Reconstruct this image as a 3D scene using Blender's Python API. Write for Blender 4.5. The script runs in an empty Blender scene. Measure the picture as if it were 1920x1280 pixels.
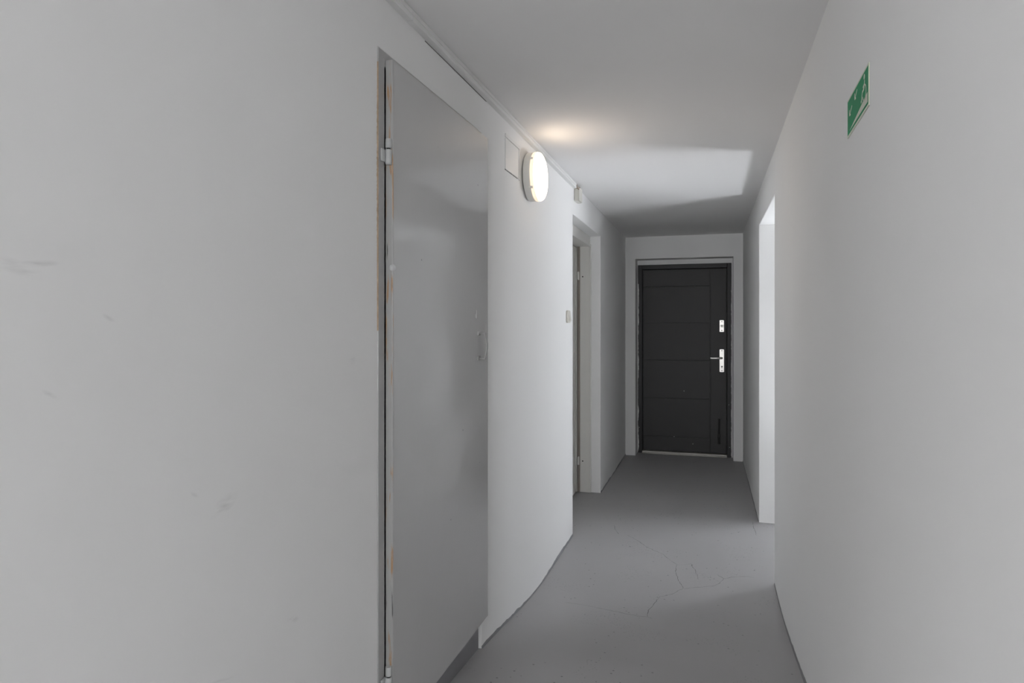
import bpy, bmesh, math, random
from mathutils import Vector, Matrix

scn = bpy.context.scene
COL = scn.collection

# ------------------------------------------------------------------ camera
CAM_H = 1.52
FPX = 1235.0
YAW = math.atan(373.0 / FPX)
cd = bpy.data.cameras.new('camera')
cd.sensor_width = 36.0
cd.lens = FPX / 1920.0 * 36.0
cd.shift_y = -33.0 / 1920.0
cd.clip_start = 0.02
cam = bpy.data.objects.new('camera', cd)
cam.location = (0, 0, CAM_H)
cam.rotation_euler = (math.pi / 2, 0, YAW)
COL.objects.link(cam)
scn.camera = cam

# ------------------------------------------------------------------ light
SKY_STRENGTH = 63.0
EXPOSURE = 0.0
world = bpy.data.worlds.new('sky')
scn.world = world
world.use_nodes = True
bg = world.node_tree.nodes['Background']
bg.inputs['Color'].default_value = (0.98, 0.985, 1.0, 1)
bg.inputs['Strength'].default_value = SKY_STRENGTH

scn.view_settings.view_transform = 'Standard'
scn.view_settings.look = 'None'
scn.view_settings.exposure = EXPOSURE
scn.view_settings.gamma = 1.0
scn.view_settings.use_curve_mapping = False
scn.cycles.max_bounces = 6
scn.cycles.diffuse_bounces = 5
scn.cycles.glossy_bounces = 3
scn.cycles.caustics_reflective = False
scn.cycles.caustics_refractive = False
scn.cycles.use_light_tree = False

# ------------------------------------------------------------------ dimensions
XL, XR = -0.95, 0.356           # faces of the two corridor walls
YB = 7.70                       # face of the end wall
R1A, R1B, R1T = 4.656, 5.90, 2.31    # recess of the white door (left)
G1A, G1B, G1T = 1.765, 2.69, 2.345   # opening of the grey steel door (left)
R2A, R2B, R2T = 4.13, 5.38, 2.278    # passage to the landing (right)
BX0, BX1, BT = -0.835, 0.238, 2.268  # recess of the black door (end wall)
W1Y0, W1Y1, W1Z0, W1Z1 = 5.30, 6.20, 1.50, 1.95   # landing window
W4Y0, W4Y1, W4Z0, W4Z1 = 4.26, 5.06, -1.68, -.52  # stairwell window, half a storey down
STX, STY0, STY1 = 1.20, 3.60, 5.60               # edge of the stairwell void beside the landing
W2 = ((-1.65, -.85), (.36, .90))                    # unseen lobby windows, added to light the corridor from behind
W2Z0, W2Z1 = 0.9, 2.3


def ceil_z(y):
    return 2.548 - 0.0035 * y


FP = [(-9, .15), (2.0, .15), (2.36, .139), (2.72, .115), (3.05, .073), (3.4, .026), (3.75, .0), (20, 0)]


def floor_z(y):
    if 1.9 < y < 3.95:                      # smoothed ramp profile
        s = 0.0
        for k in (-.1, -.05, 0, .05, .1):
            s += _fz(y + k)
        return s / 5
    return _fz(y)


def _fz(y):
    for (a, b), (c, d) in zip(FP, FP[1:]):
        if y <= c:
            return b + (d - b) * (y - a) / (c - a)
    return 0.0


# ------------------------------------------------------------------ materials
def new_mat(name):
    m = bpy.data.materials.new(name)
    m.use_nodes = True
    nt = m.node_tree
    b = nt.nodes['Principled BSDF']
    return m, nt, b


def N(nt, kind, **kw):
    n = nt.nodes.new(kind)
    for k, v in kw.items():
        setattr(n, k, v)
    return n


def lnk(nt, a, b):
    nt.links.new(a, b)


def coords(nt, scale=(1, 1, 1), loc=(0, 0, 0)):
    tc = N(nt, 'ShaderNodeTexCoord')
    mp = N(nt, 'ShaderNodeMapping')
    mp.inputs['Scale'].default_value = scale
    mp.inputs['Location'].default_value = loc
    lnk(nt, tc.outputs['Object'], mp.inputs['Vector'])
    return mp.outputs['Vector']


def noise(nt, vec, scale, detail=3, rough=.5):
    n = N(nt, 'ShaderNodeTexNoise')
    n.inputs['Scale'].default_value = scale
    n.inputs['Detail'].default_value = detail
    n.inputs['Roughness'].default_value = rough
    lnk(nt, vec, n.inputs['Vector'])
    return n.outputs['Fac']


def ramp(nt, fac, p0, p1, c0=(0, 0, 0, 1), c1=(1, 1, 1, 1)):
    r = N(nt, 'ShaderNodeValToRGB')
    r.color_ramp.elements[0].position = p0
    r.color_ramp.elements[1].position = p1
    r.color_ramp.elements[0].color = c0
    r.color_ramp.elements[1].color = c1
    lnk(nt, fac, r.inputs['Fac'])
    return r.outputs['Color']


def mix(nt, fac, a, b):
    m = N(nt, 'ShaderNodeMix', data_type='RGBA')
    for sock, v in ((m.inputs[0], fac), (m.inputs[6], a), (m.inputs[7], b)):
        if hasattr(v, 'links'):
            lnk(nt, v, sock)
        elif isinstance(v, (int, float)):
            sock.default_value = v
        else:
            sock.default_value = (*v[:3], 1)
    return m.outputs[2]


def mth(nt, op, a, b=None, clamp=False):
    m = N(nt, 'ShaderNodeMath', operation=op, use_clamp=clamp)
    for i, v in enumerate((a, b)):
        if v is None:
            continue
        if hasattr(v, 'links'):
            lnk(nt, v, m.inputs[i])
        else:
            m.inputs[i].default_value = v
    return m.outputs[0]


def bump(nt, b, height, strength, dist):
    n = N(nt, 'ShaderNodeBump')
    n.inputs['Strength'].default_value = strength
    n.inputs['Distance'].default_value = dist
    lnk(nt, height, n.inputs['Height'])
    lnk(nt, n.outputs['Normal'], b.inputs['Normal'])


def paint(name, col, rough=.6, var=.04, vscale=2.5, bstr=.15, bscale=180., bdist=.001, metallic=0., spec=.5):
    """plain paint with faint mottling and a fine roller texture"""
    m, nt, b = new_mat(name)
    v = coords(nt)
    f = noise(nt, v, vscale, 4)
    d = tuple(c * (1 - var) for c in col)
    l = tuple(min(1, c * (1 + var)) for c in col)
    lnk(nt, mix(nt, f, d, l), b.inputs['Base Color'])
    b.inputs['Roughness'].default_value = rough
    b.inputs['Metallic'].default_value = metallic
    b.inputs['Specular IOR Level'].default_value = spec
    if bstr:
        bump(nt, b, noise(nt, v, bscale, 3), bstr, bdist)
    return m


def wall_material(name, col, scuffs=()):
    m, nt, b = new_mat(name)
    nt.nodes.remove(b)
    b = N(nt, 'ShaderNodeBsdfDiffuse')            # matt wall paint
    lnk(nt, b.outputs[0], nt.nodes['Material Output'].inputs['Surface'])
    v = coords(nt)
    f = noise(nt, v, 1.3, 1)
    c = mix(nt, f, tuple(k * .975 for k in col), tuple(min(1, k * 1.02) for k in col))
    # individual scuffs and rubbed marks (each with its own place, size and slant)
    tc = N(nt, 'ShaderNodeTexCoord')
    total = None
    for (y, z, ly, lz, slant, amt) in scuffs:
        mp = N(nt, 'ShaderNodeMapping', vector_type='TEXTURE')
        mp.inputs['Location'].default_value = (XL, y, z)
        mp.inputs['Rotation'].default_value = (slant, 0, 0)
        mp.inputs['Scale'].default_value = (1, ly, lz)
        lnk(nt, tc.outputs['Object'], mp.inputs['Vector'])
        gr = N(nt, 'ShaderNodeTexGradient', gradient_type='SPHERICAL')
        lnk(nt, mp.outputs['Vector'], gr.inputs['Vector'])
        total = gr.outputs['Fac'] if total is None else mth(nt, 'MAXIMUM', total, mth(nt, 'MULTIPLY', gr.outputs['Fac'], amt))
    if total is not None:
        streak = ramp(nt, noise(nt, coords(nt, (1, 14, 70)), 1.4, 3), .40, .70)
        c = mix(nt, mth(nt, 'MULTIPLY', total, streak, True), c, tuple(k * .80 for k in col))
    lnk(nt, c, b.inputs['Color'])
    bump(nt, b, noise(nt, v, 4.5, 2, .35), .22, .010)
    return m


WHITE = (.87, .87, .867)
M = {}
M['wall_left'] = wall_material('painted_plaster_scuffed', WHITE, (
    (1.118, 1.151, .045, .020, .35, 1.3), (.729, 1.609, .040, .006, .12, 1.2), (.70, 1.60, .05, .012, -.3, .8),
    (.848, 1.529, .016, .005, -.5, .8), (1.036, 1.191, .016, .005, -.6, .8), (1.348, .819, .03, .010, -.4, .9),
    (.747, 1.413, .018, .005, -.6, .8), (1.10, .80, .05, .004, -.3, .8), (1.62, 1.42, .02, .015, .2, .6)))
M['wall'] = wall_material('painted_plaster', WHITE)
M['ceiling'] = wall_material('painted_ceiling', (.86, .855, .852))
M['white_wood'] = paint('white_lacquered_wood', (.74, .73, .70), .35, .02, 5, .04, 60)
M['leaf_white'] = paint('white_door_leaf', (.70, .69, .66), .4, .02, 5, .03, 60)
M['plastic'] = paint('white_plastic', (.80, .80, .77), .35, .01, 5, .02, 60)
M['cream'] = paint('cream_plastic', (.70, .685, .63), .35, .01, 5, .02, 60)
M['trunk'] = paint('painted_trunking', (.79, .79, .785), .45, .02, 6, .08, 90)
M['black'] = paint('black_door_foil', (.020, .0195, .020), .52, .08, 9, .12, 240, .0006)
M['black_frame'] = paint('black_frame_paint', (.012, .012, .013), .5, .08, 12, .05, 150)
M['steel'] = paint('brushed_metal', (.78, .77, .74), .34, .04, 30, .05, 300, metallic=.85)
M['dark'] = paint('dark_void', (.01, .01, .01), .7, 0, 3, 0)
M['rubber'] = paint('black_rubber', (.008, .008, .008), .6, .05, 30, .1, 200)
M['alu'] = paint('worn_threshold_metal', (.42, .41, .38), .45, .12, 25, .1, 200, metallic=.4)
M['hinge'] = paint('grey_painted_hinge', (.50, .51, .51), .35, .10, 60, .25, 220)
M['chip'] = paint('flaked_white_plaster', (.72, .72, .70), .8, .1, 60, .3, 200)
M['crack'] = paint('crack_dirt', (.085, .08, .075), .9, .2, 60, 0)
M['sign_green'] = paint('sign_green', (.008, .25, .105), .55, .04, 20, 0, spec=.15)
M['sign_white'] = paint('sign_pale_print', (.62, .66, .55), .35, .03, 30, 0)
M['wire'] = paint('cable_copper_dirty', (.30, .24, .19), .6, .2, 60, 0)


def mat_floor():
    m, nt, b = new_mat('grey_floor_paint')
    v = coords(nt)
    col = (.41, .405, .412)
    f = noise(nt, v, 1.6, 5, .6)
    c = mix(nt, f, tuple(k * .88 for k in col), tuple(k * 1.12 for k in col))
    # dark specks and pits, denser in patches
    def specks(scale, size, thr, nsc):
        vo = N(nt, 'ShaderNodeTexVoronoi')
        vo.inputs['Scale'].default_value = scale
        lnk(nt, v, vo.inputs['Vector'])
        return mth(nt, 'MULTIPLY', mth(nt, 'LESS_THAN', vo.outputs['Distance'], size),
                   mth(nt, 'GREATER_THAN', noise(nt, v, nsc, 2), thr))
    s1 = specks(26, .12, .55, 5.0)
    s2 = specks(75, .20, .58, 3.0)
    s3 = specks(13, .045, .60, 7.0)
    c = mix(nt, mth(nt, 'MULTIPLY', s1, .55), c, (.05, .05, .05))
    c = mix(nt, mth(nt, 'MULTIPLY', s2, .35), c, (.08, .078, .075))
    c = mix(nt, mth(nt, 'MULTIPLY', s3, .8), c, (.42, .42, .41))
    lnk(nt, c, b.inputs['Base Color'])
    rr = N(nt, 'ShaderNodeMapRange')
    rr.inputs['To Min'].default_value = .38
    rr.inputs['To Max'].default_value = .58
    lnk(nt, noise(nt, v, 3.2, 4), rr.inputs['Value'])
    lnk(nt, rr.outputs[0], b.inputs['Roughness'])
    b.inputs['Specular IOR Level'].default_value = .45
    h = mth(nt, 'ADD', noise(nt, v, 5, 4), mth(nt, 'MULTIPLY', noise(nt, v, 120, 3), .10))
    bump(nt, b, h, .25, .006)
    return m


def mat_grey_door():
    m, nt, b = new_mat('grey_gloss_paint')
    v = coords(nt)
    col = (.55, .55, .55)
    f = noise(nt, v, 2.2, 4)
    c = mix(nt, f, tuple(k * .95 for k in col), tuple(k * 1.04 for k in col))
    vo = N(nt, 'ShaderNodeTexVoronoi')
    vo.inputs['Scale'].default_value = 14
    lnk(nt, v, vo.inputs['Vector'])
    s = mth(nt, 'MULTIPLY', mth(nt, 'LESS_THAN', vo.outputs['Distance'], .05), mth(nt, 'GREATER_THAN', noise(nt, v, 6, 1), .6))
    c = mix(nt, mth(nt, 'MULTIPLY', s, .5), c, (.12, .12, .12))
    lnk(nt, c, b.inputs['Base Color'])
    b.inputs['Roughness'].default_value = .16
    b.inputs['Specular IOR Level'].default_value = .5
    b.inputs['Coat Weight'].default_value = .5
    b.inputs['Coat Roughness'].default_value = .08
    vb = coords(nt, (1, 1, .35))
    h = mth(nt, 'ADD', mth(nt, 'MULTIPLY', noise(nt, v, 1.7, 2), 3.0),
            mth(nt, 'ADD', mth(nt, 'MULTIPLY', noise(nt, vb, 60, 4, .6), .16), mth(nt, 'MULTIPLY', noise(nt, v, 14, 3), .35)))
    bump(nt, b, h, .30, .004)
    return m


def mat_worn_edge():
    """grey paint rubbed through to orange primer along the hinge side"""
    m, nt, b = new_mat('grey_paint_worn_to_primer')
    v = coords(nt, (60, 60, 4.0))
    w = ramp(nt, noise(nt, v, 1.3, 5, .6), .56, .61)
    c = mix(nt, w, (.40, .40, .395), (.42, .27, .16))
    v2 = coords(nt, (80, 80, 5), (3, 1, 7))
    d = ramp(nt, noise(nt, v2, 1.2, 4), .66, .70)
    c = mix(nt, d, c, (.12, .12, .12))
    lnk(nt, c, b.inputs['Base Color'])
    b.inputs['Roughness'].default_value = .4
    bump(nt, b, noise(nt, v, 2, 3), .3, .002)
    return m


def mat_plinth():
    return paint('dark_grey_sill_paint', (.24, .24, .25), .5, .1, 8, .2, 60)


def mat_emit(name, col, strength):
    m, nt, b = new_mat(name)
    b.inputs['Base Color'].default_value = (.85, .84, .82, 1)
    b.inputs['Roughness'].default_value = .3
    b.inputs['Emission Color'].default_value = (*col, 1)
    b.inputs['Emission Strength'].default_value = strength
    return m


def mat_glass(name, tint):
    m = bpy.data.materials.new(name)
    m.use_nodes = True
    nt = m.node_tree
    nt.nodes.clear()
    o = N(nt, 'ShaderNodeOutputMaterial')
    t = N(nt, 'ShaderNodeBsdfTransparent')
    t.inputs['Color'].default_value = (*tint, 1)
    g = N(nt, 'ShaderNodeBsdfGlossy')
    g.inputs['Roughness'].default_value = .02
    mx = N(nt, 'ShaderNodeMixShader')
    mx.inputs[0].default_value = .06
    lnk(nt, t.outputs[0], mx.inputs[1])
    lnk(nt, g.outputs[0], mx.inputs[2])
    lnk(nt, mx.outputs[0], o.inputs['Surface'])
    return m


M['floor'] = mat_floor()
M['grey_door'] = mat_grey_door()
M['worn'] = mat_worn_edge()
M['plinth'] = mat_plinth()
M['frame_grey'] = paint('grey_frame_paint', (.42, .42, .42), .3, .08, 20, .25, 60)
M['primer'] = paint('brown_primer_edge', (.40, .30, .21), .8, .25, 50, .3, 120)
M['lamp'] = mat_emit('lit_lamp_diffuser', (1.0, .80, .60), 6.0)
M['lamp_rim'] = mat_emit('lit_lamp_rim', (1.0, .72, .48), .85)
M['glass'] = mat_glass('clear_window_glass', (.975, .975, .972))
M['glass_cool'] = mat_glass('cool_stairwell_glass', (.955, .968, .985))


# ------------------------------------------------------------------ mesh helpers
def empty(name, loc=(0, 0, 0)):
    o = bpy.data.objects.new(name, None)
    o.location = loc
    o.empty_display_size = .05
    COL.objects.link(o)
    return o


def tag(o, label, cat=None, group=None, kind=None):
    o['label'] = label
    if cat:
        o['category'] = cat
    if group:
        o['group'] = group
    if kind:
        o['kind'] = kind
    return o


def obj(name, bm, mat, parent=None, smooth=False, bevel=0, seg=2, angle=40):
    """link a bmesh given in world coordinates as one object; origin at the parent's"""
    bmesh.ops.recalc_face_normals(bm, faces=bm.faces)
    me = bpy.data.meshes.new(name)
    off = Vector((0, 0, 0))
    p = parent
    while p is not None:
        off += p.location
        p = p.parent
    if off.length:
        bmesh.ops.translate(bm, verts=bm.verts, vec=-off)
    bm.to_mesh(me)
    bm.free()
    me.materials.append(M[mat] if isinstance(mat, str) else mat)
    if smooth:
        for p in me.polygons:
            p.use_smooth = True
        try:
            me.set_sharp_from_angle(angle=math.radians(angle))
        except Exception:
            pass
    o = bpy.data.objects.new(name, me)
    COL.objects.link(o)
    if parent is not None:
        o.parent = parent
    if bevel:
        md = o.modifiers.new('bevel', 'BEVEL')
        md.width = bevel
        md.segments = seg
        md.limit_method = 'ANGLE'
        md.angle_limit = math.radians(35)
    return o


def box(bm, x0, x1, y0, y1, z0, z1):
    vs = [bm.verts.new((x, y, z)) for x in (x0, x1) for y in (y0, y1) for z in (z0, z1)]
    for f in ((0, 1, 3, 2), (4, 6, 7, 5), (0, 4, 5, 1), (2, 3, 7, 6), (0, 2, 6, 4), (1, 5, 7, 3)):
        bm.faces.new([vs[i] for i in f])
    return vs


def boxes(*bs):
    bm = bmesh.new()
    for b in bs:
        box(bm, *b)
    return bm


def lathe(bm, prof, origin, axis, seg=40):
    """prof: list of (radius, height along axis)"""
    axis = Vector(axis).normalized()
    q = Vector((0, 0, 1)).rotation_difference(axis)
    rings = []
    for r, h in prof:
        if r < 1e-6:
            rings.append([bm.verts.new(Vector(origin) + q @ Vector((0, 0, h)))])
        else:
            rings.append([bm.verts.new(Vector(origin) + q @ Vector((r * math.cos(2 * math.pi * k / seg), r * math.sin(2 * math.pi * k / seg), h))) for k in range(seg)])
    for a, b in zip(rings, rings[1:]):
        for k in range(seg):
            k2 = (k + 1) % seg
            if len(a) == 1 and len(b) == 1:
                continue
            if len(a) == 1:
                bm.faces.new((a[0], b[k], b[k2]))
            elif len(b) == 1:
                bm.faces.new((a[k], b[0], a[k2]))
            else:
                bm.faces.new((a[k], a[k2], b[k2], b[k]))
    if len(rings[0]) > 1:
        bm.faces.new(rings[0])
    if len(rings[-1]) > 1:
        bm.faces.new(rings[-1])


def tube(bm, pts, r, seg=10, ry=None):
    """swept tube along a polyline"""
    pts = [Vector(p) for p in pts]
    rings = []
    for i, p in enumerate(pts):
        t = (pts[min(i + 1, len(pts) - 1)] - pts[max(i - 1, 0)]).normalized()
        up = Vector((0, 0, 1)) if abs(t.z) < .9 else Vector((0, 1, 0))
        a = t.cross(up).normalized()
        b = t.cross(a).normalized()
        rings.append([bm.verts.new(p + a * r * math.cos(2 * math.pi * k / seg) + b * (ry or r) * math.sin(2 * math.pi * k / seg)) for k in range(seg)])
    for a, b in zip(rings, rings[1:]):
        for k in range(seg):
            bm.faces.new((a[k], a[(k + 1) % seg], b[(k + 1) % seg], b[k]))
    bm.faces.new(rings[0])
    bm.faces.new(rings[-1])


def prism(bm, poly, fn, t0, t1):
    """extrude a 2-D polygon; fn(u, v, t) -> world point"""
    a = [bm.verts.new(fn(u, v, t0)) for u, v in poly]
    b = [bm.verts.new(fn(u, v, t1)) for u, v in poly]
    n = len(poly)
    bm.faces.new(a)
    bm.faces.new(b)
    for i in range(n):
        bm.faces.new((a[i], a[(i + 1) % n], b[(i + 1) % n], b[i]))


def cells(xs, ys, zs, solid, warp=None):
    """mesh of the outer faces of a block built from grid cells (walls with openings)"""
    bm = bmesh.new()
    cache = {}

    def V(i, j, k):
        if (i, j, k) not in cache:
            p = (xs[i], ys[j], zs[k])
            cache[(i, j, k)] = bm.verts.new(warp(*p) if warp else p)
        return cache[(i, j, k)]
    nx, ny, nz = len(xs) - 1, len(ys) - 1, len(zs) - 1
    S = [[[solid((xs[i] + xs[i + 1]) / 2, (ys[j] + ys[j + 1]) / 2, (zs[k] + zs[k + 1]) / 2) for k in range(nz)] for j in range(ny)] for i in range(nx)]

    def at(i, j, k):
        return 0 <= i < nx and 0 <= j < ny and 0 <= k < nz and S[i][j][k]
    for i in range(nx):
        for j in range(ny):
            for k in range(nz):
                if not S[i][j][k]:
                    continue
                if not at(i - 1, j, k): bm.faces.new((V(i, j, k), V(i, j, k + 1), V(i, j + 1, k + 1), V(i, j + 1, k)))
                if not at(i + 1, j, k): bm.faces.new((V(i + 1, j, k), V(i + 1, j + 1, k), V(i + 1, j + 1, k + 1), V(i + 1, j, k + 1)))
                if not at(i, j - 1, k): bm.faces.new((V(i, j, k), V(i + 1, j, k), V(i + 1, j, k + 1), V(i, j, k + 1)))
                if not at(i, j + 1, k): bm.faces.new((V(i, j + 1, k), V(i, j + 1, k + 1), V(i + 1, j + 1, k + 1), V(i + 1, j + 1, k)))
                if not at(i, j, k - 1): bm.faces.new((V(i, j, k), V(i, j + 1, k), V(i + 1, j + 1, k), V(i + 1, j, k)))
                if not at(i, j, k + 1): bm.faces.new((V(i, j, k + 1), V(i + 1, j, k + 1), V(i + 1, j + 1, k + 1), V(i, j + 1, k + 1)))
    return bm


def inside(v, a, b):
    return a < v < b


# ------------------------------------------------------------------ the setting
ZT, ZB = 2.72, -.15
LOBY0, LOBY1, LOBX0, LOBX1 = -4.6, -.55, -3.0, 2.4
LWY = .15                            # the left corridor wall starts here
LANX1, LANY0, LANY1 = 1.9, 3.1, 7.9


def solid_left(x, y, z):
    if inside(y, G1A, G1B) and z < G1T and x > -1.07:
        return False
    if inside(y, R1A, R1B) and z < R1T and x > -1.24:
        return False
    return True


o = obj('wall_left', cells([-1.45, -1.24, -1.07, XL], [LWY, G1A, G1B, R1A, R1B, 8.1], [ZB, R1T, G1T, ZT], solid_left), 'wall_left', bevel=.006, seg=3)
tag(o, 'long white plaster wall with grey steel door and round lamp', 'wall', kind='structure')


def solid_right(x, y, z):
    return not (inside(y, R2A, R2B) and z < R2T)


def warp_right(x, y, z):
    if y > R2B - .01 and x < XR + .05:
        x -= .013 * (y - R2B) / 2.3 + .004
    return (x, y, z)


o = obj('wall_right', cells([XR, XR + .30], [LOBY1, R2A, R2B, YB, 8.1], [ZB, R2T, ZT], solid_right, warp_right), 'wall', bevel=.006, seg=3)
tag(o, 'white plaster wall with the green sign and daylit passage', 'wall', kind='structure')


def solid_back(x, y, z):
    return not (inside(x, BX0, BX1) and z < BT and y < 8.0)


o = obj('wall_back', cells([XL - .02, BX0, BX1, XR + .02], [YB, 8.0, 8.15], [ZB, BT, ZT], solid_back), 'wall', bevel=.005, seg=3)
tag(o, 'white end wall framing the black entrance door', 'wall', kind='structure')

# walls of the landing beyond the passage (with its window) and of the lobby behind the camera
def solid_landing(x, y, z):
    if x > LANX1:
        return not ((inside(y, W1Y0, W1Y1) and inside(z, W1Z0, W1Z1)) or (inside(y, W4Y0, W4Y1) and inside(z, W4Z0, W4Z1)))
    if y < LANY0 or y > LANY1 or z < -2.5:
        return True
    return z < -.02 and (x < STX or y < STY0 or y > STY1)


o = obj('wall_landing', cells([XR + .295, STX, LANX1, LANX1 + .2], sorted([LANY0 - .2, LANY0, STY0, W4Y0, W4Y1, W1Y0, STY1, W1Y1, LANY1, LANY1 + .2]),
        [-2.7, -2.5, W4Z0, W4Z1, -.02, W1Z0, W1Z1, ZT], solid_landing), 'wall')
tag(o, 'white walls of the daylit landing beyond the passage', 'wall', kind='structure')
o = obj('wall_lobby', cells([LOBX0 - .2, LOBX0, W2[0][0], W2[0][1], W2[1][0], W2[1][1], LOBX1, LOBX1 + .2], [LOBY0 - .2, LOBY0, LOBY1, LWY + .2], [ZB, W2Z0, W2Z1, ZT],
        lambda x, y, z: (y < LOBY0 and not (any(inside(x, a, b) for a, b in W2) and inside(z, W2Z0, W2Z1))) or (x > LOBX1) or x < LOBX0),
        'wall')
tag(o, 'white walls of the lobby behind the corridor', 'wall', kind='structure')
o = obj('wall_lobby_return', boxes((XR + .30, LOBX1 + .1, LOBY1, LOBY1 + .2, ZB, ZT)), 'wall')
tag(o, 'white return wall right of the corridor mouth', 'wall', kind='structure')
o = obj('wall_lobby_return', boxes((LOBX0 - .1, -1.45, LWY, LWY + .2, ZB, ZT)), 'wall')
tag(o, 'white return wall left of the corridor mouth', 'wall', kind='structure')

bm = bmesh.new()
xs = [LOBX0 - .2, 2.6]
ys = [LOBY0 - .3, 8.3]
vs = []
for z_off in (0, .15):
    for x in xs:
        for y in ys:
            vs.append(bm.verts.new((x, y, ceil_z(y) + z_off)))
for f in ((0, 1, 3, 2), (4, 6, 7, 5), (0, 4, 5, 1), (2, 3, 7, 6), (0, 2, 6, 4), (1, 5, 7, 3)):
    bm.faces.new([vs[i] for i in f])
o = obj('ceiling', bm, 'ceiling')
tag(o, 'flat white painted ceiling of the corridor', 'ceiling', kind='structure')

bm = bmesh.new()
ys = [LOBY0 - .3, 0, 1.5] + [1.8 + .05 * i for i in range(45)] + [4.5, 6, 8.3]
rows = []
for y in ys:
    rows.append([bm.verts.new((x, y, floor_z(y))) for x in (LOBX0 - .2, -1, 0, XR + .1, XR + .30)])
for a, b in zip(rows, rows[1:]):
    for k in range(4):
        bm.faces.new((a[k], a[k + 1], b[k + 1], b[k]))
ring = [r[0] for r in rows] + rows[-1][1:] + [r[-1] for r in reversed(rows[:-1])] + list(reversed(rows[0][1:-1]))
low = [bm.verts.new((v.co.x, v.co.y, -.3)) for v in ring]
for i in range(len(ring)):
    k = (i + 1) % len(ring)
    bm.faces.new((ring[i], ring[k], low[k], low[i]))
bm.faces.new(low)
floor = obj('floor', bm, 'floor', smooth=True, angle=40)
tag(floor, 'grey painted concrete floor with cracks and a shallow ramp', 'floor', kind='structure')

o = obj('floor_lobby', boxes((XR + .30, LOBX1 + .2, LOBY0 - .3, LOBY1 + .2, -.1, .15)), 'floor')
tag(o, 'grey painted floor of the lobby behind the corridor', 'floor', kind='structure')
o = obj('floor_landing', boxes((XR + .302, STX, LANY0, LANY1, -.03, .001), (STX, LANX1, LANY0, STY0, -.03, .001), (STX, LANX1, STY1, LANY1, -.03, .001)),
        paint('pale_bounce_floor', (.45, .45, .44), .35, .08, 60, 0))  # unseen floor, its pale colour chosen to bounce more light
tag(o, 'unseen landing floor beyond the passage, made pale to bounce daylight', 'floor', kind='structure')

random.seed(4)
CRACKS = [
    [(-0.577, 4.782), (-0.498, 4.685), (-0.427, 4.573), (-0.363, 4.502), (-0.302, 4.451), (-0.251, 4.348), (-0.204, 4.282), (-0.162, 4.295)],
    [(-0.204, 4.282), (-0.21, 4.173), (-0.187, 4.034), (-0.152, 3.91)],
    [(-0.152, 3.91), (-0.138, 3.909), (-0.09, 3.942), (-0.032, 3.972), (0.007, 3.989), (.05, 4.05), (.072, 4.127)],
    [(-0.152, 3.91), (-0.193, 3.833), (-0.237, 3.775), (-0.273, 3.746), (-0.293, 3.636), (-0.312, 3.532), (-0.31, 3.414)],
    [(-0.752, 3.48), (-0.655, 3.474), (-0.558, 3.454), (-0.445, 3.429), (-0.362, 3.408), (-0.31, 3.414), (-0.282, 3.39)],
    [(0.037, 4.188), (0.072, 4.127), (0.138, 4.175), (0.208, 4.205), (0.247, 4.194)],
    [(-0.699, 4.981), (-0.678, 4.877), (-0.64, 4.783)],
    [(-0.162, 4.295), (-0.12, 4.323), (-0.091, 4.209), (-0.073, 4.069)],
    [(0.304, 5.376), (0.306, 5.197), (0.314, 5.03)]]
for ci, c in enumerate(CRACKS):
    pts = []
    for (x0, y0), (x1, y1) in zip(c, c[1:]):
        n = max(2, int(math.hypot(x1 - x0, y1 - y0) / .018))
        for k in range(n):
            t = k / n
            j = .004 if k else 0
            pts.append((x0 + (x1 - x0) * t + random.uniform(-j, j), y0 + (y1 - y0) * t + random.uniform(-j, j)))
    pts.append(c[-1])
    bm = bmesh.new()
    prev = None
    for i, (x, y) in enumerate(pts):
        a, b = pts[max(i - 1, 0)], pts[min(i + 1, len(pts) - 1)]
        d = Vector((b[0] - a[0], b[1] - a[1])).normalized()
        w = random.uniform(.0004, .0013)
        if i in (0, len(pts) - 1):
            w = .0002
        nx, ny = -d.y * w, d.x * w
        q = [bm.verts.new((x + s * nx, y + s * ny, floor_z(y + s * ny) + .0007)) for s in (-1, 1)]
        if prev:
            bm.faces.new((prev[0], q[0], q[1], prev[1]))
        prev = q
    obj('crack', bm, 'crack', floor)


def wavy_strip(name, x, sgn, y0, y1, label, seed, hmin=.006, hmax=.020):
    """floor paint carried up the foot of a wall in an uneven line"""
    random.seed(seed)
    bm = bmesh.new()
    n = int((y1 - y0) / .03)
    prev = None
    h = (hmin + hmax) / 2
    for i in range(n + 1):
        y = y0 + (y1 - y0) * i / n
        h = min(hmax, max(hmin, h + random.uniform(-.004, .004)))
        xx = x(y) if callable(x) else x
        z = floor_z(y)
        q = [bm.verts.new(p) for p in ((xx - sgn * .004, y, z - .01), (xx + sgn * .006, y, z - .01), (xx + sgn * .0025, y, z + .5 * h), (xx + sgn * .001, y, z + h), (xx - sgn * .004, y, z + h))]
        if prev:
            for k in range(5):
                bm.faces.new((prev[k], prev[(k + 1) % 5], q[(k + 1) % 5], q[k]))
        else:
            bm.faces.new(q)
        prev = q
    bm.faces.new(prev)
    o = obj(name, bm, 'plinth')
    return tag(o, label, 'skirting', kind='structure')


def xr_at(y):
    return XR - (.013 * (y - R2B) / 2.3 + .004 if y > R2B else 0)


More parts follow.
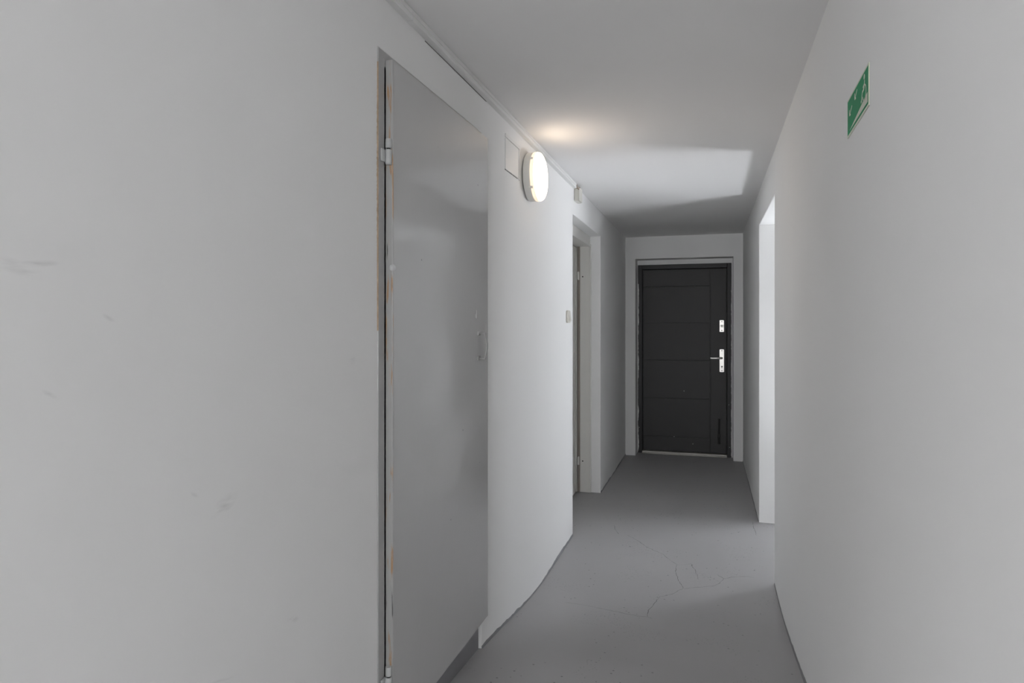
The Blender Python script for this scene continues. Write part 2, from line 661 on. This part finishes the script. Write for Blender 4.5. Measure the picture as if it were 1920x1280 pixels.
wavy_strip('baseboard_left', XL, 1, G1B + .003, R1A - .004, 'uneven grey paint line at wall foot below the lamp', 1)
wavy_strip('baseboard_left_far', XL, 1, R1B + .004, YB, 'uneven grey paint line between white door and black door', 2, .004, .014)
wavy_strip('baseboard_left_near', XL, 1, LWY, G1A - .006, 'grey paint line at wall foot before the steel door', 7)
wavy_strip('baseboard_right', XR, -1, LOBY1, R2A - .004, 'uneven grey paint line under the green sign wall', 3)
wavy_strip('baseboard_right_far', xr_at, -1, R2B + .004, YB, 'uneven grey paint line between passage and black door', 4, .004, .014)


# ------------------------------------------------------------------ windows (out of view, they let the daylight in)
def portal(name, loc, direction, sx, sy):
    ld = bpy.data.lights.new(name, 'AREA')
    ld.shape = 'RECTANGLE'
    ld.size, ld.size_y = sx, sy
    ld.cycles.is_portal = True
    lo = bpy.data.objects.new(name, ld)
    lo.location = loc
    lo.rotation_euler = Vector(direction).to_track_quat('-Z', 'Y').to_euler()
    COL.objects.link(lo)


def window_x(name, x, y0, y1, z0, z1, label):
    w = empty(name, (x, (y0 + y1) / 2, z0))
    tag(w, label, 'window', kind='structure')
    f = .05
    obj('window_frame', boxes((x, x + .06, y0, y1, z0, z0 + f), (x, x + .06, y0, y1, z1 - f, z1), (x, x + .06, y0, y0 + f, z0 + f, z1 - f), (x, x + .06, y1 - f, y1, z0 + f, z1 - f)), 'plastic', w, bevel=.004)
    obj('pane', boxes((x + .025, x + .031, y0 + f, y1 - f, z0 + f, z1 - f)), 'glass_cool', w)
    obj('window_sill', boxes((x - .12, x - .002, y0, y1, z0, z0 + .02)), 'plastic', w, bevel=.004)


def window_y(name, y, x0, x1, z0, z1, label):
    w = empty(name, ((x0 + x1) / 2, y, z0))
    tag(w, label, 'window', kind='structure')
    f = .05
    xm = (x0 + x1) / 2
    obj('window_frame', boxes((x0, x1, y - .06, y, z0, z0 + f), (x0, x1, y - .06, y, z1 - f, z1), (x0, x0 + f, y - .06, y, z0 + f, z1 - f), (x1 - f, x1, y - .06, y, z0 + f, z1 - f), (xm - f / 2, xm + f / 2, y - .06, y, z0 + f, z1 - f)), 'plastic', w, bevel=.004)
    for a, b in ((x0 + f, xm - f / 2), (xm + f / 2, x1 - f)):
        obj('pane', boxes((a, b, y - .035, y - .029, z0 + f, z1 - f)), 'glass', w)
    obj('window_sill', boxes((x0 - .04, x1 + .04, y + .02, y + .16, z0 - .03, z0)), 'plastic', w, bevel=.004)


window_x('window_1', LANX1 + .10, W1Y0, W1Y1, W1Z0, W1Z1, 'white framed window of the landing beyond the passage')
window_x('window_4', LANX1 + .10, W4Y0, W4Y1, W4Z0, W4Z1, 'white framed stairwell window half a storey below the landing')
window_y('added_window_2', LOBY0 - .08, *W2[0], W2Z0, W2Z1, 'left one of two unseen white framed lobby windows added for light')
window_y('added_window_3', LOBY0 - .08, *W2[1], W2Z0, W2Z1, 'right one of two unseen white framed lobby windows added for light')
portal('landing_daylight', (LANX1 + .19, (W1Y0 + W1Y1) / 2, (W1Z0 + W1Z1) / 2), (-1, 0, 0), W1Y1 - W1Y0, W1Z1 - W1Z0)
portal('stairwell_daylight', (LANX1 + .19, (W4Y0 + W4Y1) / 2, (W4Z0 + W4Z1) / 2), (-1, 0, 0), W4Y1 - W4Y0, W4Z1 - W4Z0)
for a, b in W2:
    portal('added_lobby_daylight', ((a + b) / 2, LOBY0 - .19, (W2Z0 + W2Z1) / 2), (0, 1, 0), b - a, W2Z1 - W2Z0)

# ------------------------------------------------------------------ door_1: grey steel door (left wall)
LX0, LX1 = XL + .004, XL + .028          # back and face of the leaf
LY0, LY1, LZ0, LZ1 = 1.803, 2.692, .262, 2.318
d1 = empty('door_1', (XL, G1A, floor_z(G1A)))
tag(d1, 'tall glossy grey steel door standing proud of the left wall', 'door', kind='structure')
obj('sill', boxes((XL - .12, XL - .012, G1A, G1B, .0, LZ0 + .02)), 'plinth', d1, bevel=.008)
# angle-iron frame: hinge-side post, head strip, closing-side post behind the leaf
obj('frame_post', boxes((XL - .10, XL + .004, G1A - .006, LY0 - .004, .10, G1T)), 'frame_grey', d1, bevel=.003)
obj('frame_post', boxes((XL - .10, XL + .002, G1B - .045, G1B - .002, LZ0, G1T)), 'frame_grey', d1, bevel=.003)
obj('frame_head', boxes((XL - .10, XL + .004, LY0 - .006, G1B - .045, LZ1 - .02, G1T)), 'frame_grey', d1, bevel=.003)
# uneven brown primer showing where frame and wall paint meet
random.seed(11)
bm = bmesh.new()
prev = None
for i in range(140):
    z = 1.5 + i * (2.3 - 1.5) / 139
    amt = max(0, 1 - ((z - 1.98) / .25) ** 2) + .12
    w = .0002 + .0035 * amt * random.random()
    q = [bm.verts.new(p) for p in ((XL + .0042, G1A - .0055, z), (XL + .0008, G1A - .0065 - w, z), (XL - .003, G1A - .0065 - w, z), (XL - .003, G1A - .004, z))]
    if prev:
        for k in range(4):
            bm.faces.new((prev[k], prev[(k + 1) % 4], q[(k + 1) % 4], q[k]))
    else:
        bm.faces.new(q)
    prev = q
bm.faces.new(prev)
tag(obj('primer_edge', bm, 'primer', d1), 'chipped brown primer line along the frame')
# leaf: pressed sheet, slightly dented, with the folded hinge-side edge as its own piece
bm = bmesh.new()
ny, nz = 20, 44
g = []
for j in range(ny + 1):
    r = []
    for k in range(nz + 1):
        y = LY0 + .007 + (LY1 - LY0 - .007) * j / ny
        z = LZ0 + (LZ1 - LZ0) * k / nz
        e = min(1, 5 * j / ny, 5 * (ny - j) / ny) * min(1, 6 * k / nz, 6 * (nz - k) / nz)
        dx = e * (.0018 * math.sin(3.1 * z + 1.0) * math.sin(4.2 * y) + .0012 * math.sin(7.3 * z + 5 * y))
        dx -= .006 * math.exp(-((z - 1.12 - .35 * (y - 2.2)) / .10) ** 2) * e * .5
        r.append(bm.verts.new((LX1 + dx, y, z)))
    g.append(r)
for j in range(ny):
    for k in range(nz):
        bm.faces.new((g[j][k], g[j + 1][k], g[j + 1][k + 1], g[j][k + 1]))
rim = [g[j][0] for j in range(ny + 1)] + [g[ny][k] for k in range(1, nz + 1)] + [g[j][nz] for j in range(ny - 1, -1, -1)] + [g[0][k] for k in range(nz - 1, 0, -1)]
back = [bm.verts.new((LX0, v.co.y, v.co.z)) for v in rim]
for i in range(len(rim)):
    bm.faces.new((rim[i], rim[(i + 1) % len(rim)], back[(i + 1) % len(rim)], back[i]))
bm.faces.new(back)
leaf = obj('leaf', bm, 'grey_door', d1, smooth=True, angle=50)
tag(obj('folded_edge', boxes((LX0, LX1 + .0012, LY0, LY0 + .0065, LZ0, LZ1 + .002)), 'worn', leaf, bevel=.003), 'hinge side edge rubbed to orange primer')


def hinge(ztop):
    bm = bmesh.new()
    yb, xb = LY0 - .006, XL + .018
    for a, b in ((ztop - .028, ztop), (ztop - .078, ztop - .032)):
        lathe(bm, [(0, a), (.008, a), (.0098, a + .002), (.0098, b - .002), (.0085, b), (0, b)], (xb, yb, 0), (0, 0, 1), 20)
    h = obj('hinge', bm, 'hinge', d1, smooth=True)
    obj('hinge_pin', (lambda b: (lathe(b, [(0, ztop - .034), (.006, ztop - .034), (.006, ztop - .026), (0, ztop - .026)], (xb, yb, 0), (0, 0, 1), 14), b)[1])(bmesh.new()), 'dark', h)
    obj('hinge_tab', boxes((XL + .004, XL + .010, yb - .026, yb, ztop - .070, ztop - .032)), 'hinge', h, bevel=.002)
    obj('hinge_tab', boxes((XL + .012, XL + .018, yb, yb + .012, ztop - .026, ztop - .002)), 'hinge', h, bevel=.002)


hinge(2.078)
hinge(.486)
bm = bmesh.new()
lathe(bm, [(.010, 0), (.010, .004), (.006, .008), (0, .009)], (LX1 - .002, LY0 + .004, 1.69), (.5, -1, 0), 16)
obj('bolt_head', bm, 'hinge', d1, smooth=True)
# strap handle and the keyhole cover above it
bm = bmesh.new()
hy, hz0, hz1 = 2.583, 1.372, 1.486
pts = [(LX1 - .004, hy, hz0 + .004), (LX1 + .022, hy, hz0 + .003)]
for k in range(9):
    t = k / 8
    pts.append((LX1 + .026 + .008 * math.sin(math.pi * t), hy, hz0 + .004 + (hz1 - hz0 - .008) * t))
pts += [(LX1 + .022, hy, hz1 - .003), (LX1 - .004, hy, hz1 - .004)]
prev = None
for i, p in enumerate(pts):
    t = (Vector(pts[min(i + 1, len(pts) - 1)]) - Vector(pts[max(i - 1, 0)])).normalized()
    nrm = Vector((0, 1, 0)).cross(t).normalized() * .0022
    q = [bm.verts.new(Vector(p) + Vector((0, s * .0085, 0)) + u * nrm) for s, u in ((-1, -1), (1, -1), (1, 1), (-1, 1))]
    if prev:
        for k in range(4):
            bm.faces.new((prev[k], prev[(k + 1) % 4], q[(k + 1) % 4], q[k]))
    else:
        bm.faces.new(q)
    prev = q
bm.faces.new(prev)
hd = obj('handle', bm, 'frame_grey', d1, smooth=True, bevel=.0015)
for z in (hz0, hz1 - .012):
    obj('handle_foot', boxes((LX1 - .002, LX1 + .004, hy - .022, hy + .009, z - .002, z + .014)), 'frame_grey', hd, bevel=.002)
bm = bmesh.new()
lathe(bm, [(.011, 0), (.0105, .003), (.006, .005), (0, .0055)], (LX1 - .001, 2.545, 1.552), (1, 0, 0), 20)
kc = obj('keyhole_cover', bm, 'grey_door', d1, smooth=True)
obj('cover_flap', boxes((LX1, LX1 + .004, 2.539, 2.551, 1.552, 1.578)), 'grey_door', kc, bevel=.002)

# ------------------------------------------------------------------ door_2: white door in the left recess
FXF = -1.032                      # front of its frame
d2 = empty('door_2', (FXF, (R1A + R1B) / 2, 0))
tag(d2, 'white wooden door set deep in the recess past the lamp', 'door', kind='structure')
FY0, FY1 = R1A + .035, R1B - .035
FZ = 2.215
for ya, yb in ((R1A, FY0), (FY1, R1B)):
    obj('frame_post', boxes((-1.235, FXF - .012, ya, yb, .004, R1T - .001)), 'white_wood', d2, bevel=.003)
obj('frame_head', boxes((-1.235, FXF - .012, FY0, FY1, FZ, R1T - .001)), 'white_wood', d2, bevel=.003)
for ya, yb in ((FY0 - .022, FY0 + .004), (FY1 - .004, FY1 + .022)):
    obj('casing', boxes((FXF - .012, FXF, ya, yb, .006, FZ + .02)), 'white_wood', d2, bevel=.003)
obj('casing', boxes((FXF - .012, FXF, FY0 - .022, FY1 + .022, FZ + .02 - .024, FZ + .02 + .0005)), 'white_wood', d2, bevel=.003)
# stop rebate (a brownish seal line) and the leaf
obj('seal', boxes((-1.150, -1.130, FY1 - .022, FY1 - .0, .01, FZ)), paint('brown_door_seal', (.30, .26, .23), .7, .1, 30, .05), d2)
leaf2 = obj('leaf', boxes((-1.205, -1.160, FY0 + .004, FY1 - .024, .012, FZ - .006)), 'leaf_white', d2, bevel=.003)
obj('leaf_moulding', boxes((-1.160, -1.150, FY1 - .075, FY1 - .045, .02, FZ - .02)), 'leaf_white', leaf2, bevel=.004)
for zt in (1.99, .33):
    bm = bmesh.new()
    lathe(bm, [(0, zt - .075), (.007, zt - .075), (.007, zt - .003), (.004, zt), (0, zt)], (-1.139, FY1 - .026, 0), (0, 0, 1), 14)
    hh = obj('hinge', bm, 'steel', d2, smooth=True)
    obj('hinge_leaf', boxes((-1.146, -1.142, FY1 - .05, FY1 - .024, zt - .07, zt - .005)), 'steel', hh)
    bm = bmesh.new()
    lathe(bm, [(.006, 0), (.006, .0015), (0, .0018)], (-1.106, FY1 + .0005, zt - .045), (0, -1, 0), 12)
    obj('screw_hole', bm, 'dark', d2)

# ------------------------------------------------------------------ door_3: black entrance door (end wall)
DY = 7.90
d3 = empty('door_3', ((BX0 + BX1) / 2, DY, 0))
tag(d3, 'black panelled entrance door at the end of the corridor', 'door', kind='structure')
BFX0, BFX1, BFZ = -.826, .222, 2.213
BLX0, BLX1, BLZ = -.776, .176, 2.160
obj('plaster_band', boxes((BX0, BX1, DY, DY + .10, BFZ, BT), (BX0, BFX0, DY + .004, DY + .10, .0, BFZ), (BFX1, BX1, DY + .004, DY + .10, .0, BFZ)), 'wall', d3)
for xa, xb in ((BFX0, BLX0), (BLX1, BFX1)):
    obj('frame_post', boxes((xa, xb, DY - .022, DY + .09, .002, BFZ)), 'black_frame', d3, bevel=.004)
obj('frame_head', boxes((BLX0, BLX1, DY - .022, DY + .09, BLZ, BFZ)), 'black_frame', d3, bevel=.004)
PY = DY + .012                      # face of the raised panels
leaf3 = obj('leaf', boxes((BLX0 + .004, BLX1 - .004, PY + .006, PY + .055, .036, BLZ - .004)), 'black', d3)
gz = [.040, .203, .652, 1.096, 1.532, 1.957, BLZ - .008]
gx = -.008
for a, b in zip(gz, gz[1:]):
    obj('panel', boxes((BLX0 + .008, gx - .003, PY, PY + .008, a + .003, b - .003)), 'black', leaf3, bevel=.0025)
obj('panel', boxes((gx + .003, BLX1 - .008, PY, PY + .008, .043, BLZ - .011)), 'black', leaf3, bevel=.0025)
th = obj('threshold', boxes((BLX0, BLX1, DY - .028, DY + .07, .001, .030)), 'alu', d3, bevel=.004)
obj('threshold_lip', boxes((BLX0, BLX1, DY - .046, DY - .028, .001, .014)), 'alu', th, bevel=.003)


def rounded_plate(bm, x0, x1, z0, z1, ya, yb, r, n=5):
    poly = []
    for cx, cz, a0 in ((x1 - r, z1 - r, 0), (x0 + r, z1 - r, 90), (x0 + r, z0 + r, 180), (x1 - r, z0 + r, 270)):
        for k in range(n + 1):
            a = math.radians(a0 + 90 * k / n)
            poly.append((cx + r * math.cos(a), cz + r * math.sin(a)))
    prism(bm, poly, lambda u, v, t: (u, t, v), ya, yb)


def disc(x, z, y, r, h, mat, parent, name, seg=14):
    bm = bmesh.new()
    lathe(bm, [(r, 0), (r, h * .7), (r * .8, h), (0, h)], (x, y, z), (0, -1, 0), seg)
    return obj(name, bm, mat, parent, smooth=True)


bm = bmesh.new()
rounded_plate(bm, .094, .143, 1.428, 1.563, PY - .008, PY + .002, .007)
pl = obj('upper_lock_plate', bm, 'steel', d3, bevel=.0015)
disc(.119, 1.495, PY - .007, .017, .012, 'steel', pl, 'lock_cylinder', 24)
disc(.119, 1.495, PY - .018, .010, .002, 'alu', pl, 'cylinder_core', 20)
disc(.119, 1.546, PY - .0075, .0055, .002, 'dark', pl, 'screw')
disc(.119, 1.445, PY - .0075, .0055, .002, 'dark', pl, 'screw')
bm = bmesh.new()
rounded_plate(bm, .094, .144, .969, 1.229, PY - .008, PY + .002, .009)
pl = obj('handle_plate', bm, 'steel', d3, bevel=.0015)
disc(.119, 1.213, PY - .0075, .0055, .002, 'dark', pl, 'screw')
disc(.119, .985, PY - .0075, .0055, .002, 'dark', pl, 'screw')
disc(.119, 1.033, PY - .0075, .009, .004, 'alu', pl, 'keyhole', 20)
obj('keyway', boxes((.1165, .1215, PY - .0125, PY - .008, 1.012, 1.036)), 'dark', pl)
bm = bmesh.new()
zz = 1.129
tube(bm, [(.119, PY - .005, zz), (.119, PY - .035, zz), (.116, PY - .048, zz), (.104, PY - .054, zz), (.06, PY - .055, zz), (.02, PY - .054, zz - .001), (-.006, PY - .052, zz - .001)], .0085, 12, .0115)
obj('lever', bm, 'steel', d3, smooth=True)
# fold-down door stop at the foot of the leaf
bm = bmesh.new()
tube(bm, [(.090, PY - .010, .435), (.090, PY - .012, .33), (.088, PY - .013, .24)], .010, 10)
st = obj('door_stop_arm', bm, 'rubber', d3, smooth=True)
obj('stop_bracket', boxes((.074, .104, PY - .022, PY, .225, .262)), 'rubber', st, bevel=.003)
bm = bmesh.new()
lathe(bm, [(0, .145), (.011, .145), (.013, .155), (.011, .17), (.013, .185), (.011, .20), (.010, .226), (0, .226)], (.088, PY - .014, 0), (0, 0, 1), 16)
obj('stop_foot', bm, 'rubber', st, smooth=True)
# ragged white filler left along the frame
random.seed(21)


def ragged(name, x, sgn, z0, z1, amax, seed):
    random.seed(seed)
    bm = bmesh.new()
    n = int((z1 - z0) / .012)
    prev = None
    a = .002
    for i in range(n + 1):
        z = z0 + (z1 - z0) * i / n
        a = min(amax, max(.0005, a + random.uniform(-.003, .003)))
        q = [bm.verts.new(p) for p in ((x - sgn * .003, DY - .0245, z), (x + sgn * a, DY - .0245, z), (x + sgn * a, DY - .021, z), (x - sgn * .003, DY - .015, z))]
        if prev:
            for k in range(4):
                bm.faces.new((prev[k], prev[(k + 1) % 4], q[(k + 1) % 4], q[k]))
        else:
            bm.faces.new(q)
        prev = q
    bm.faces.new(prev)
    tag(obj(name, bm, 'chip', d3), 'ragged white filler along the black frame')


ragged('filler_edge', BFX0, 1, .02, 1.99, .012, 5)
ragged('filler_edge', BFX1, -1, .02, 1.9, .004, 6)
for x, z in ((-.412, .205), (-.30, .74), (-.81, .30), (-.20, .13), (.205, .118), (.195, .60)):
    bm = bmesh.new()
    lathe(bm, [(.004, 0), (.003, .0015), (0, .002)], (x, (DY - .0215 if (x < BLX0 or x > BLX1) else PY), z), (0, -1, 0), 7)
    obj('paint_fleck', bm, 'chip', d3)

# ------------------------------------------------------------------ round wall lamp
LC = (XL, 3.44, 2.312)
lamp = empty('wall_lamp', LC)
tag(lamp, 'round lit wall lamp glowing warm white on the left wall', 'lamp')
bm = bmesh.new()
lathe(bm, [(0, .003), (.112, .003), (.126, .007), (.130, .014), (.130, .044), (.126, .047), (0, .047)], LC, (1, 0, 0), 64)
obj('lamp_base', bm, 'plastic', lamp, smooth=True, angle=50)
bm = bmesh.new()
lathe(bm, [(.1295, .064), (.1285, .070), (.124, .078), (.110, .086), (.080, .091), (.040, .093), (0, .094)], LC, (1, 0, 0), 64)
obj('diffuser', bm, 'lamp', lamp, smooth=True, angle=60)
bm = bmesh.new()
lathe(bm, [(.129, .046), (.131, .050), (.1308, .058), (.1297, .0645), (.1200, .0645)], LC, (1, 0, 0), 64)
obj('diffuser_rim', bm, 'lamp_rim', lamp, smooth=True, angle=60)
for a in (35, 145, 215, 325):
    y = LC[1] + .131 * math.cos(math.radians(a))
    z = LC[2] + .131 * math.sin(math.radians(a))
    obj('clip', boxes((XL + .038, XL + .058, y - .006, y + .006, z - .006, z + .006)), 'plastic', lamp, bevel=.002)

# ------------------------------------------------------------------ painted-over access panel
ap = empty('access_panel', (XL, 3.15, 2.26))
tag(ap, 'square white access panel set in the wall before the lamp', 'panel')
Y0, Y1, Z0, Z1 = 3.025, 3.275, 2.262, 2.438
f = .018
obj('panel_frame', boxes((XL - .004, XL + .006, Y0, Y1, Z1 - f, Z1), (XL - .004, XL + .006, Y1 - f, Y1, Z0, Z1 - f)), 'trunk', ap, bevel=.002)
obj('panel_cover', boxes((XL - .004, XL + .0035, Y0 + .002, Y1 - f - .004, Z0 + .004, Z1 - f - .004)), 'trunk', ap, bevel=.002)
random.seed(8)
bm = bmesh.new()
y = Y0
while y < Y1 - .03:
    l = random.uniform(.012, .05)
    box(bm, XL - .002, XL + .0012, y, min(y + l, Y1 - .02), Z0 + .0005, Z0 + random.uniform(.0025, .004))
    y += l + random.uniform(.004, .015)
obj('open_joint', bm, 'crack', ap)

# ------------------------------------------------------------------ cable trunking under the ceiling
tr = empty('cable_trunking', (XL, 2.0, 2.5))
tag(tr, 'white cable trunking running along ceiling above the grey door', 'trunking')
cuts = [LWY, 1.955, 4.0, 4.675]
for a, b in zip(cuts, cuts[1:]):
    bm = bmesh.new()
    za, zb = ceil_z(a), ceil_z(b)
    prof = [(.0005, -.036), (.022, -.036), (.024, -.034), (.024, -.022), (.0215, -.021), (.0215, -.018), (.024, -.017), (.024, -.002), (.0005, -.002)]
    A = [bm.verts.new((XL + px, a + .0012, za + pz)) for px, pz in prof]
    B = [bm.verts.new((XL + px, b - .0012, zb + pz)) for px, pz in prof]
    n = len(prof)
    for k in range(n):
        bm.faces.new((A[k], A[(k + 1) % n], B[(k + 1) % n], B[k]))
    bm.faces.new(A)
    bm.faces.new(B)
    obj('trunk_section', bm, 'trunk', tr)
bm = bmesh.new()
a, b = 2.1, 2.75
box(bm, XL, XL + .001, a, b, ceil_z(b) - .0385, ceil_z(b) - .036)
obj('open_joint', bm, 'crack', tr)

# ------------------------------------------------------------------ junction box over the white door
jb = empty('junction_box', (XL, 4.77, 2.41))
tag(jb, 'small white junction box with cable stub above the white door', 'junction box')
obj('housing', boxes((XL + .0005, XL + .030, 4.705, 4.825, 2.412, 2.516)), 'cream', jb, bevel=.004)
obj('lid', boxes((XL + .030, XL + .038, 4.708, 4.822, 2.415, 2.512)), 'cream', jb, bevel=.003)
bm = bmesh.new()
tube(bm, [(XL + .02, 4.690, 2.530), (XL + .022, 4.694, 2.507), (XL + .03, 4.698, 2.496), (XL + .036, 4.703, 2.492)], .0045, 8)
obj('cable_stub', bm, 'wire', jb, smooth=True)
bm = bmesh.new()
tube(bm, [(XL + .012, 4.70, 2.500), (XL + .026, 4.697, 2.502), (XL + .044, 4.715, 2.507)], .003, 8)
obj('cable_stub', bm, 'wire', jb, smooth=True)

# ------------------------------------------------------------------ light switch
sw = empty('light_switch', (XL, 4.468, 1.57))
tag(sw, 'white wall switch at the edge of the white door recess', 'switch')
bm = bmesh.new()
poly = []
x0, x1, z0, z1, r = 4.424, 4.512, 1.527, 1.613, .012
for cx, cz, a0 in ((x1 - r, z1 - r, 0), (x0 + r, z1 - r, 90), (x0 + r, z0 + r, 180), (x1 - r, z0 + r, 270)):
    for k in range(5):
        a = math.radians(a0 + 90 * k / 4)
        poly.append((cx + r * math.cos(a), cz + r * math.sin(a)))
prism(bm, poly, lambda u, v, t: (XL + t, u, v), .0005, .014)
obj('switch_plate', bm, 'cream', sw, bevel=.003)
bm = bmesh.new()
prism(bm, [(.013, 1.541), (.024, 1.541), (.0165, 1.600), (.013, 1.600)], lambda u, v, t: (XL + u, t, v), 4.438, 4.498)
obj('rocker', bm, 'cream', sw, bevel=.002)

# ------------------------------------------------------------------ green escape-route sign (right wall)
sg = empty('exit_sign', (XR, 1.842, 2.02))
tag(sg, 'green wheelchair ramp escape sign on the right wall', 'sign')


def S(u, v, t):
    """u from the far edge to the near edge, v upward, t off the wall"""
    return (XR - t, 1.967 - .2515 * u, 2.020 + .0115 * u + .101 * v)


def sign_part(name, polys, mat, t0, t1, parent=sg):
    bm = bmesh.new()
    for p in polys:
        prism(bm, p, S, t0, t1)
    return obj(name, bm, mat, parent)


sign_part('sign_plate', [[(0, 0), (1, 0), (1, 1), (0, 1)]], 'sign_white', .0004, .0028)
sign_part('green_field', [[(.022, .055), (.978, .055), (.978, .945), (.022, .945)]], 'sign_green', .0028, .0031)
sign_part('ramp_symbol', [[(.13, .115), (.955, .115), (.955, .345)]], 'sign_white', .0031, .0034)


def stroke(p, w):
    out = []
    asp = .101 / .2515
    for (u0, v0), (u1, v1) in zip(p, p[1:]):
        dx, dz = (u1 - u0), (v1 - v0) * asp
        l = math.hypot(dx, dz)
        nx, nz = -dz / l * w, dx / l * w / asp
        out.append([(u0 + nx, v0 + nz), (u0 - nx, v0 - nz), (u1 - nx, v1 - nz), (u1 + nx, v1 + nz)])
    return out


def arc(cu, cv, r, a0, a1, n=14):
    asp = .2515 / .101
    return [(cu + r * math.cos(math.radians(a0 + (a1 - a0) * k / n)), cv + r * asp * math.sin(math.radians(a0 + (a1 - a0) * k / n))) for k in range(n + 1)]


person = stroke([(.832, .75), (.815, .56), (.735, .545), (.705, .37), (.675, .35)], .011) + stroke([(.822, .67), (.765, .635)], .007)
person += [arc(.822, .835, .026, 0, 340, 12)]
person += stroke(arc(.825, .455, .072, 130, -165, 18), .007)
sign_part('wheelchair_symbol', person, 'sign_white', .0031, .0034)
for tail, tip in (((.500, .845), (.385, .70)), ((.250, .665), (.120, .515))):
    ar = stroke([tail, tip], .008)
    ar += stroke([(tip[0] - .004, tip[1] + .15), tip, (tip[0] + .055, tip[1] - .012)], .008)
    sign_part('arrow', ar, 'sign_white', .0031, .0034)
